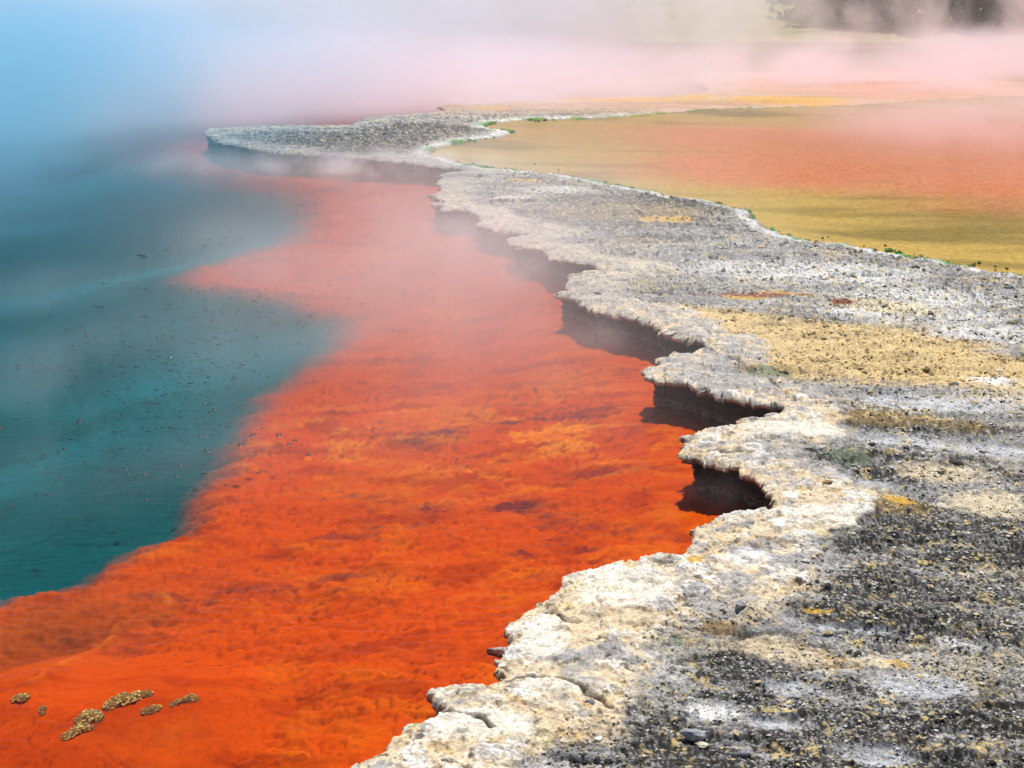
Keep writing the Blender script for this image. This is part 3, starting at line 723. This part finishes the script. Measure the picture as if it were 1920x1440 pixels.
scatter("gravel", np.stack([gxs, gys, gz+0.15*size], 1).astype(f32), size.astype(f32), cols.astype(f32).clip(0.02, 0.9), mat_stone, label="loose grit and crumbs of grey and ochre crust on the terrace", seed=3)

# algae crumbs along the inner pond's shore
tt = []
for i in range(len(pond_w)-1):
    a_, b_ = pond_w[i], pond_w[i+1]; L = np.linalg.norm(b_-a_)
    for _ in range(int(min(L, 6)*110)): tt.append(a_+(b_-a_)*random.random()+np.array([random.gauss(0, 0.03), random.gauss(0.02, 0.10)]))
tt = np.array(tt, dtype=f32); m = (fbm(tt[:, 0], tt[:, 1], 1.2, 3, 141) + 0.15*rng.standard_normal(len(tt)) > 0.0) & (np.hypot(tt[:, 0], tt[:, 1]) < 30)
tt = tt[m]; n = len(tt); dpt = pond_d(tt[:, 0], tt[:, 1])
szz = (0.0011*np.hypot(tt[:, 0], tt[:, 1])*rng.lognormal(0, 0.4, n)).clip(0.006, 0.045)*1.2
zt = np.where(dpt < 0, ZP, ZP+0.05*np.clip(dpt, 0, 1))
cg = np.where(rng.random(n)[:, None] < 0.6, np.array([[0.05, 0.24, 0.02]]), np.array([[0.16, 0.17, 0.03]]))*rng.uniform(0.5, 1.4, (n, 1))
scatter("algae", np.stack([tt[:, 0], tt[:, 1], zt], 1).astype(f32), szz.astype(f32), cg.astype(f32), mat_stone, 0.5, "green algae crumbs along the pale shore of the inner pond", 5)

# stones one can point to
def make_stone(px, py, wpx, col, label, flat=0.6, seed=0, elong=1.3, group=None, z=None):
    if z is None:
        x, y, z0, c = terrace_at(px, py)
    else:
        (x, y), z0 = ground_point(px, py, z), z
    sl = math.hypot(math.hypot(x, y), H-z0); w = wpx*0.42*sl/FPX
    g = np.random.default_rng(seed+11); v, f = IC3
    nx = fbm(v[:, 0]+seed, v[:, 1]+v[:, 2]*1.7, 1.3, 3, seed+600, 0.6); nx2 = fbm(v[:, 0]*1.0+v[:, 2], v[:, 1]-v[:, 2]+seed, 4.0, 3, seed+610)
    vv = v*(1+0.45*nx+0.14*nx2)[:, None]
    for _ in range(9):
        pn = g.standard_normal(3); pn /= np.linalg.norm(pn); k_ = g.uniform(0.55, 0.85)
        dpn = vv @ pn; vv = vv - np.clip(dpn-k_, 0, None)[:, None]*pn[None]*0.95
    vv = vv*np.array([elong, 1.0, flat])*w/1.15
    an = g.uniform(-0.5, 0.5); c_, s_ = math.cos(an), math.sin(an)
    vv = np.stack([vv[:, 0]*c_-vv[:, 1]*s_, vv[:, 0]*s_+vv[:, 1]*c_, vv[:, 2]], 1)
    cl = np.clip(np.array(col)[None]*(1+0.6*nx2[:, None]), 0.02, 0.9)
    o = add_mesh("stone", vv, f, mat_stone, smooth=False, colors=cl.astype(f32), label=label, category="stone")
    o.location = (x, y, z0+0.25*w*flat)
    if group: o['group'] = group
    return o

stones = [
 (1122, 1385, 20, (0.75, 0.72, 0.64), "pale cream stone chip lying on dark crust near the bottom edge", 0.45),
 (1106, 1318, 26, (0.20, 0.20, 0.21), "dark grey blocky stone on white crust just below the curved rim crack", 0.6),
 (1318, 1398, 30, (0.66, 0.60, 0.48), "rounded cream stone among dark pebbles at the bottom of the terrace", 0.5),
 (1362, 1394, 24, (0.16, 0.16, 0.18), "charcoal pebble beside the rounded cream stone near the bottom", 0.6),
 (1395, 1412, 34, (0.24, 0.24, 0.27), "slate grey flat stone low on the terrace right of the charcoal pebble", 0.5),
 (1300, 1380, 52, (0.30, 0.31, 0.34), "large blue-grey lump of crust at the left of the bottom pebble cluster", 0.5),
 (1360, 1224, 14, (0.80, 0.78, 0.72), "small white stone at the left end of a dark crust ridge", 0.7),
 (1410, 1140, 13, (0.62, 0.58, 0.45), "small buff block on bare grey crust under an ochre stain", 0.8),
 (1388, 1135, 30, (0.40, 0.40, 0.40), "smooth grey boulder-like bump beside the small buff block", 0.7),
 (1705, 1092, 22, (0.82, 0.82, 0.82), "bright white flake resting in the black crust field", 0.3),
 (1788, 1180, 14, (0.80, 0.78, 0.74), "white pebble at the edge of a dark crust bank near the right side", 0.6),
 (1808, 1186, 18, (0.76, 0.74, 0.70), "white angular stone just right of the white pebble by the dark bank", 0.5),
 (1790, 1256, 15, (0.20, 0.19, 0.19), "dark pebble sitting on the smooth grey sheet", 0.7),
 (1608, 1224, 18, (0.10, 0.09, 0.08), "blackish lump above the smooth grey sheet", 0.6),
 (1378, 1350, 13, (0.08, 0.08, 0.10), "small black pebble on a pale crust patch", 0.8),
 (1552, 905, 22, (0.30, 0.19, 0.09), "rusty brown stone in the grey hollow behind the fourth lobe", 0.6),
 (1687, 867, 10, (0.80, 0.80, 0.80), "small white stone on brown grit right of the green cracked crust", 0.7),
 (1772, 912, 10, (0.82, 0.80, 0.78), "white pebble on dark brown grit below the black hollow", 0.7),
 (1790, 868, 30, (0.05, 0.045, 0.04), "black flat lump on the brown grit field", 0.35),
 (1765, 888, 16, (0.06, 0.055, 0.05), "black knob just below the black flat lump", 0.6),
 (1476, 745, 12, (0.78, 0.74, 0.66), "whitish stone at the inner foot of the grey lobe", 0.8),
 (1876, 697, 16, (0.82, 0.78, 0.72), "pale stone on yellow grit near the right edge", 0.6),
 (1700, 733, 12, (0.72, 0.72, 0.72), "light grey stone on the grey band below the yellow gravel", 0.7),
 (1790, 722, 22, (0.12, 0.12, 0.12), "dark grey cobble on pale crust below the yellow gravel", 0.5),
 (1514, 598, 14, (0.34, 0.36, 0.36), "grey green stone lying on the yellow gravel", 0.7),
 (1544, 637, 14, (0.12, 0.12, 0.07), "dark olive stone in the middle of the yellow gravel", 0.6),
 (1892, 540, 20, (0.22, 0.22, 0.22), "dark grey stone near the right edge below the pond shore", 0.6),
 (1830, 563, 14, (0.34, 0.33, 0.34), "grey cobble on the cream white patch", 0.6),
 (1690, 583, 16, (0.26, 0.22, 0.10), "olive brown stone in the white crust below the cream patch", 0.5),
 (1118, 552, 26, (0.12, 0.12, 0.12), "dark slab fragment on the tan third lobe", 0.4),
 (1336, 478, 14, (0.45, 0.38, 0.26), "tan stone on grey crust in the middle of the terrace", 0.5),
 (1756, 1140, 17, (0.12, 0.12, 0.12), "dark knob on grey crust right of the bright white flake", 0.6),
]
for i, s in enumerate(stones):
    make_stone(s[0], s[1], s[2], s[3], s[4], s[5], seed=i*7)
pst = [(1542, 447, 8), (1553, 445, 6), (1640, 470, 12), (1660, 461, 8), (1678, 471, 7), (1826, 497, 12), (1836, 494, 10), (1866, 500, 8), (1888, 505, 10), (1890, 513, 9),
       (968, 304, 4), (1003, 307, 5), (1040, 309, 3), (1047, 319, 5), (820+100, 318, 4), (1558, 462, 8), (1530, 452, 6), (1620, 462, 6)]
for i, (a_, b_, w_) in enumerate(pst):
    make_stone(a_, b_, w_, (0.10, 0.11, 0.03), "small dark olive stone standing in the shallow edge of the inner pond", 0.8, seed=200+i, elong=1.0, group="dark stones in the shallows of the inner pond", z=ZP)

# ------------------------------------------------------------------ yellow knobbly crusts in the orange shallows
def crust_knob(path, label, seed):
    """path: (px, py, radius_px) of lumps fused in one crust"""
    g = np.random.default_rng(seed)
    Vv, Ff, Cv = [], [], []; vb = 0
    x0, y0 = ground_point(path[0][0], path[0][1], 0.0)
    v, f = IC2
    for (px, py, rp) in path:
        cx, cy_ = ground_point(px, py, 0.0); r = rp/FPX*math.hypot(math.hypot(cx, cy_), H)
        core = v*np.array([r*1.05, r*1.5, r*0.8]) + np.array([cx-x0, cy_-y0, -0.01])
        Vv.append(core); Ff.append(f+vb); Cv.append(np.tile([[0.20, 0.10, 0.02]], (len(v), 1))); vb += len(v)
        for k in range(int(26+rp*1.6)):
            d = g.standard_normal(3); d /= np.linalg.norm(d); d[2] = abs(d[2])*0.9-0.15
            c = np.array([cx-x0, cy_-y0, -0.012]) + d*np.array([r*1.15, r*1.6, r*0.9])
            q_ = r*g.uniform(0.16, 0.34)
            v1, f1 = IC1
            w = v1*q_*(1+0.25*g.standard_normal((len(v1), 1)))*np.array([1, 1, 1.1]) + c
            Vv.append(w); Ff.append(f1+vb)
            t = g.random(); col = np.array([0.70, 0.52, 0.16]) if t < 0.6 else (np.array([0.40, 0.26, 0.07]) if t < 0.85 else np.array([0.75, 0.62, 0.32]))
            Cv.append(np.tile(col[None]*g.uniform(0.7, 1.1), (len(v1), 1))); vb += len(v1)
    vz = np.concatenate(Vv)[:, 2]; CC = np.concatenate(Cv); CC = CC + (np.array([0.13, 0.05, 0.012])-CC)*(1-sm(vz, -0.022, -0.004))[:, None]
    o = add_mesh("mineral_crust", np.concatenate(Vv), np.concatenate(Ff), mat_stone, smooth=False, colors=CC.astype(f32).clip(0.005, 0.9), label=label, category="mineral crust")
    o.location = (x0, y0, -0.006); o['group'] = "yellow knobbly crusts in the orange shallows"
crust_knob([(32, 1304, 8), (42, 1303, 9)], "leftmost round yellow crust knob standing alone in the orange shallows", 1)
crust_knob([(79, 1323, 6), (78, 1330, 4)], "tiny brownish crust knob, smallest of the yellow knobs", 2)
crust_knob([(205, 1316, 9), (218, 1309, 11), (232, 1305, 12), (246, 1303, 10), (258, 1298, 9), (270, 1295, 7), (279, 1294, 6)], "longest yellow crust, a slanting knobbly ridge in the orange shallows", 3)
crust_knob([(271, 1328, 7), (284, 1324, 8), (294, 1322, 7)], "short flat yellow crust just below and right of the longest one", 4)
crust_knob([(322, 1314, 5), (333, 1310, 6), (345, 1307, 6), (357, 1303, 8), (365, 1304, 6)], "thin rightmost crust streak, half red and half yellow", 5)
crust_knob([(150, 1343, 8), (163, 1337, 12), (177, 1338, 11), (185, 1341, 7)], "rounded yellow crust above the lowest knob", 6)
crust_knob([(140, 1365, 9), (150, 1360, 10), (160, 1358, 8), (168, 1358, 5)], "yellow crust with an orange tip, second lowest", 7)
crust_knob([(122, 1374, 7), (130, 1372, 8)], "lowest yellow crust knob nearest the bottom left corner", 8)

# ------------------------------------------------------------------ gas bubbles on the water
nb = N("bubble_film")
lw = nb("ShaderNodeFresnel", {"IOR": 1.5})
nb.surf(nb("ShaderNodeMixShader", {0: nb.math('MULTIPLY_ADD', lw.outputs[0], 1.2, 0.25), 1: nb("ShaderNodeBsdfTransparent", {"Color": (0.55, 0.6, 0.55, 1)}).outputs[0],
        2: nb("ShaderNodeBsdfGlossy", {"Color": (0.14, 0.14, 0.12, 1), "Roughness": 0.3}).outputs[0]}).outputs[0])
def dome(seg=14, rings=5):
    V_, F_ = [], []
    prof = [(1.45, 0.0), (1.2, 0.06), (1.0, 0.18)] + [(math.cos(t), 0.18+0.75*math.sin(t)) for t in np.linspace(0.2, 1.35, rings)]
    for (r_, z_) in prof:
        for j in range(seg): V_.append((r_*math.cos(j*2*math.pi/seg), r_*math.sin(j*2*math.pi/seg), z_))
    for k in range(len(prof)-1):
        for j in range(seg): F_.append((k*seg+j, k*seg+(j+1) % seg, (k+1)*seg+(j+1) % seg, (k+1)*seg+j))
    return np.array(V_, dtype=f32), np.array(F_, dtype=np.int32)
DV, DF = dome()
b0 = None
big = [(474, 817, 9), (451, 835, 9), (389, 846, 9), (523, 817, 9), (553, 827, 7), (542, 834, 7), (578, 854, 7), (493, 804, 6), (149, 790, 8), (2, 803, 8), (236, 879, 7), (339, 875, 7), (331, 894, 6),
       (377, 818, 7), (403, 768, 7), (395, 773, 6), (272, 890, 7), (240, 887, 6), (122, 842, 6), (84, 851, 6), (56, 868, 6), (83, 887, 5), (162, 629, 7), (186, 645, 7), (139, 651, 7), (125, 618, 6),
       (299, 635, 7), (325, 632, 7), (437, 712, 6), (461, 711, 5), (520, 603, 5), (560, 605, 7), (34, 686, 7), (66, 687, 7), (60, 670, 6), (84, 682, 6), (100, 694, 6), (698, 822, 5), (382, 884, 4), (370, 792, 5),
       (434, 832, 6), (118, 897, 5), (90, 929, 5), (18, 948, 6), (274, 939, 5), (395, 602, 5), (280, 628, 5), (573, 607, 4)]
for i, (a_, b_, w_) in enumerate(big):
    x, y = ground_point(a_, b_, 0.0); s = w_/2*math.hypot(math.hypot(x, y), H)/FPX
    if b0 is None:
        b0 = add_mesh("gas_bubble", DV, DF, nb.m); o = b0
    else:
        o = b0.copy(); scn.collection.objects.link(o)
    o.location = (x, y, 0.001); s *= 1.1; o.scale = (s, s, s)
    orange = a_ > 500 and b_ > 700
    o['label'] = "small clear gas bubble over the orange shelf near the blue edge" if orange else "small clear gas bubble floating on the blue-green water"
    o['category'] = "bubble"; o['group'] = "gas bubbles over the orange shelf" if orange else "gas bubbles on the blue-green water"
# froth of tiny bubbles, uncountable
nT = 9000
el = np.radians(rng.uniform(8.0, 27, nT)); az = np.radians(rng.uniform(-23, 1, nT)); Rb = H/np.tan(el)
bx = (Rb*np.sin(az)).astype(f32); by = (Rb*np.cos(az)).astype(f32)
Sb = sdf(bx, by, shelf_poly); cl = fbm(bx, by, 0.6, 4, 701, 0.6)
zoneb = np.zeros_like(bx)
for a_ in ((220, 660, 240, 80), (450, 580, 240, 50), (300, 720, 300, 60), (200, 850, 260, 70), (430, 440, 80, 40), (150, 900, 200, 60)): zoneb = np.maximum(zoneb, patch(bx, by, *a_, z=0.0))
kb = (Sb < -0.1+0.25*rng.random(nT)) & (cl*1.2 + zoneb + 0.3*rng.standard_normal(nT) > 0.75)
bx, by, Rb = bx[kb], by[kb], Rb[kb]; n = len(bx)
sz = (0.00045*Rb*rng.lognormal(0, 0.35, n)).astype(f32); v1, f1 = IC1
vv = v1[None]*sz[:, None, None]*np.array([2.4, 1.2, 0.5], f32) + np.stack([bx, by, 0*bx], 1)[:, None, :]
o = add_mesh("bubbles", vv.reshape(-1, 3), (f1[None]+(np.arange(n)*len(v1))[:, None, None]).reshape(-1, 3), rock_material("bubble_skin", 0.15, 0.0, 1.0, 0.6), colors=np.tile(np.array([[0.01, 0.07, 0.075]], f32), (n*len(v1), 1)), kind="stuff")
o['label'] = "froth of tiny bubbles and flecks on the blue-green water"

# ------------------------------------------------------------------ steam and haze
def box(name, x0, x1, y0, y1, z0, z1, mat, **k):
    v = [(x, y, z) for z in (z0, z1) for y in (y0, y1) for x in (x0, x1)]
    return add_mesh(name, v, [(0, 2, 3, 1), (4, 5, 7, 6), (0, 1, 5, 4), (2, 6, 7, 3), (0, 4, 6, 2), (1, 3, 7, 5)], mat, smooth=False, **k)

def steam_material(name, dens, col, nscale, lo, hi, zfade=None, seed=0.0, soft=1.0, aniso=0.3, stepr=1.0, stretch=(1, 1, 1)):
    n = N(name)
    tc = n("ShaderNodeTexCoord").outputs["Object"]
    ln = n("ShaderNodeVectorMath", {0: tc}, operation='LENGTH').outputs["Value"]
    edge = n("ShaderNodeMapRange", {0: ln, 1: 1.0, 2: 1.0-soft, 3: 0.0, 4: 1.0}, interpolation_type='SMOOTHSTEP').outputs[0]
    geo = n("ShaderNodeNewGeometry").outputs["Position"]
    mp = n("ShaderNodeMapping", {"Vector": geo, "Scale": stretch, "Location": (seed*7.3, seed*3.1, seed)})
    nz = n("ShaderNodeTexNoise", {"Vector": mp.outputs[0], "Scale": nscale, "Detail": 3.0, "Roughness": 0.55, "Distortion": 0.4})
    d = n("ShaderNodeMapRange", {0: nz.outputs[0], 1: lo, 2: hi, 3: 0.0, 4: dens}).outputs[0]
    d = n.math('MULTIPLY', d, edge)
    if zfade:
        sp = n("ShaderNodeSeparateXYZ", {0: geo}).outputs[2]
        d = n.math('MULTIPLY', d, n.math('POWER', 2.718, n.math('MULTIPLY', sp, -1.0/zfade)))
    p = n("ShaderNodeVolumePrincipled", {"Color": col, "Density": d, "Anisotropy": aniso})
    n.vol(p.outputs[0]); n.m.cycles.volume_step_rate = stepr
    return n.m

def plume(loc, rad, mat, label):
    v, f = IC3
    o = add_mesh("steam", v*1.0, f, mat, kind="stuff"); o.location = loc; o.scale = rad; o['label'] = label
    return o
WHT = (0.99, 0.985, 1.0, 1); PNK = (1.0, 0.87, 0.92, 1); BLU = (0.34, 0.74, 0.96, 1); LIL = (0.86, 0.925, 1.0, 1)  # pink and blue steam colours include orange bounce and sky light
plume((-15, 44, 2.0), (24, 16, 6), steam_material("steam_bank", 0.24, LIL, 0.15, 0.30, 0.6, seed=1, soft=0.55, aniso=0.45), "thick lilac-white steam bank over the far side of the pool")
plume((-11, 37.0, 0.2), (21, 9.5, 1.9), steam_material("steam_floor", 0.85, (0.98, 0.94, 0.99, 1), 0.30, 0.28, 0.56, seed=6, soft=0.6), "white steam hugging the far water behind the rock tip")
plume((-18, 36, 1.2), (14, 19, 5.0), steam_material("steam_high", 0.18, BLU, 0.25, 0.36, 0.64, seed=22, soft=0.9), "high bluish steam at the far left")
plume((-11.5, 28, 0.6), (11, 19, 2.6), steam_material("steam_blue", 0.38, BLU, 0.25, 0.36, 0.64, seed=2, soft=0.9), "bluish steam lifting off the deep water on the left")
plume((4, 54, 2.0), (9, 8, 6.0), steam_material("steam_column", 0.40, WHT, 0.34, 0.42, 0.60, seed=4, soft=0.7, stretch=(1, 1, 0.8), aniso=0.45), "pale steam column rising before the far shore")
plume((15, 28, 0.0), (13, 9.5, 1.25), steam_material("steam_pink", 0.62, PNK, 0.30, 0.36, 0.62, seed=3, soft=0.9), "pinkish steam drifting over the far side of the inner pond")
plume((21, 61, 1.2), (20, 5, 5), steam_material("steam_wisps", 0.40, PNK, 0.30, 0.51, 0.61, seed=15, soft=0.6, stretch=(1, 1, 0.7), aniso=0.45), "ragged pinkish wisps before the dark far bank")
plume((-0.5, 15.0, 0.3), (4.3, 8.6, 1.2), steam_material("steam_low", 0.36, WHT, 0.40, 0.40, 0.70, seed=8, soft=0.8), "thin white steam drifting low over the pool")
plume((18, 42, 0.2), (18, 8, 1.7), steam_material("steam_flats", 1.2, PNK, 0.30, 0.40, 0.62, seed=21, soft=0.7), "pink steam over the far ochre flats")
plume((-8.8, 30.5, 0.2), (5.6, 5.0, 1.0), steam_material("steam_tip", 0.60, PNK, 0.22, 0.30, 0.6, seed=31, soft=0.9), "rosy steam rolling past the far rock tip")
plume((-3.2, 10.8, 0.22), (3.6, 5.2, 0.42), steam_material("steam_veil", 0.40, (0.72, 0.90, 1.0, 1), 0.55, 0.48, 0.74, seed=41, soft=0.8), "patchy mist skimming the deep water")
foot = steam_material("steam_foot", 1.5, WHT, 1.6, 0.40, 0.66, seed=11, soft=1.0)
for (a_, b_, rx_, ry_, rz_, txt) in ((610, 316, 3.8, 1.7, 0.36, "mist lying against the foot of the far rock tip"), (760, 325, 2.6, 1.4, 0.40, "mist in the bend where the rock tip joins the terrace"), (900, 445, 1.1, 0.8, 0.30, "mist under the sixth lobe of the lip"),
                             (1010, 520, 0.8, 0.7, 0.28, "mist under the fifth lobe of the lip"), (1150, 645, 0.75, 0.5, 0.24, "mist drifting against the long dark overhang"), (1370, 935, 0.38, 0.32, 0.20, "mist in the shaded cove below the fourth lobe")):
    gx0, gy0 = ground_point(a_, b_, 0.0)
    plume((gx0, gy0, 0.06), (rx_, ry_, rz_), foot, txt)

nh = N("haze_air"); nh.vol(nh("ShaderNodeVolumePrincipled", {"Color": (0.92, 0.95, 1.0, 1), "Density": 0.0010, "Anisotropy": 0.2}).outputs[0])
hz = box("haze", -420, 420, -30, 905, -4.6, 24, nh.m, kind="stuff")
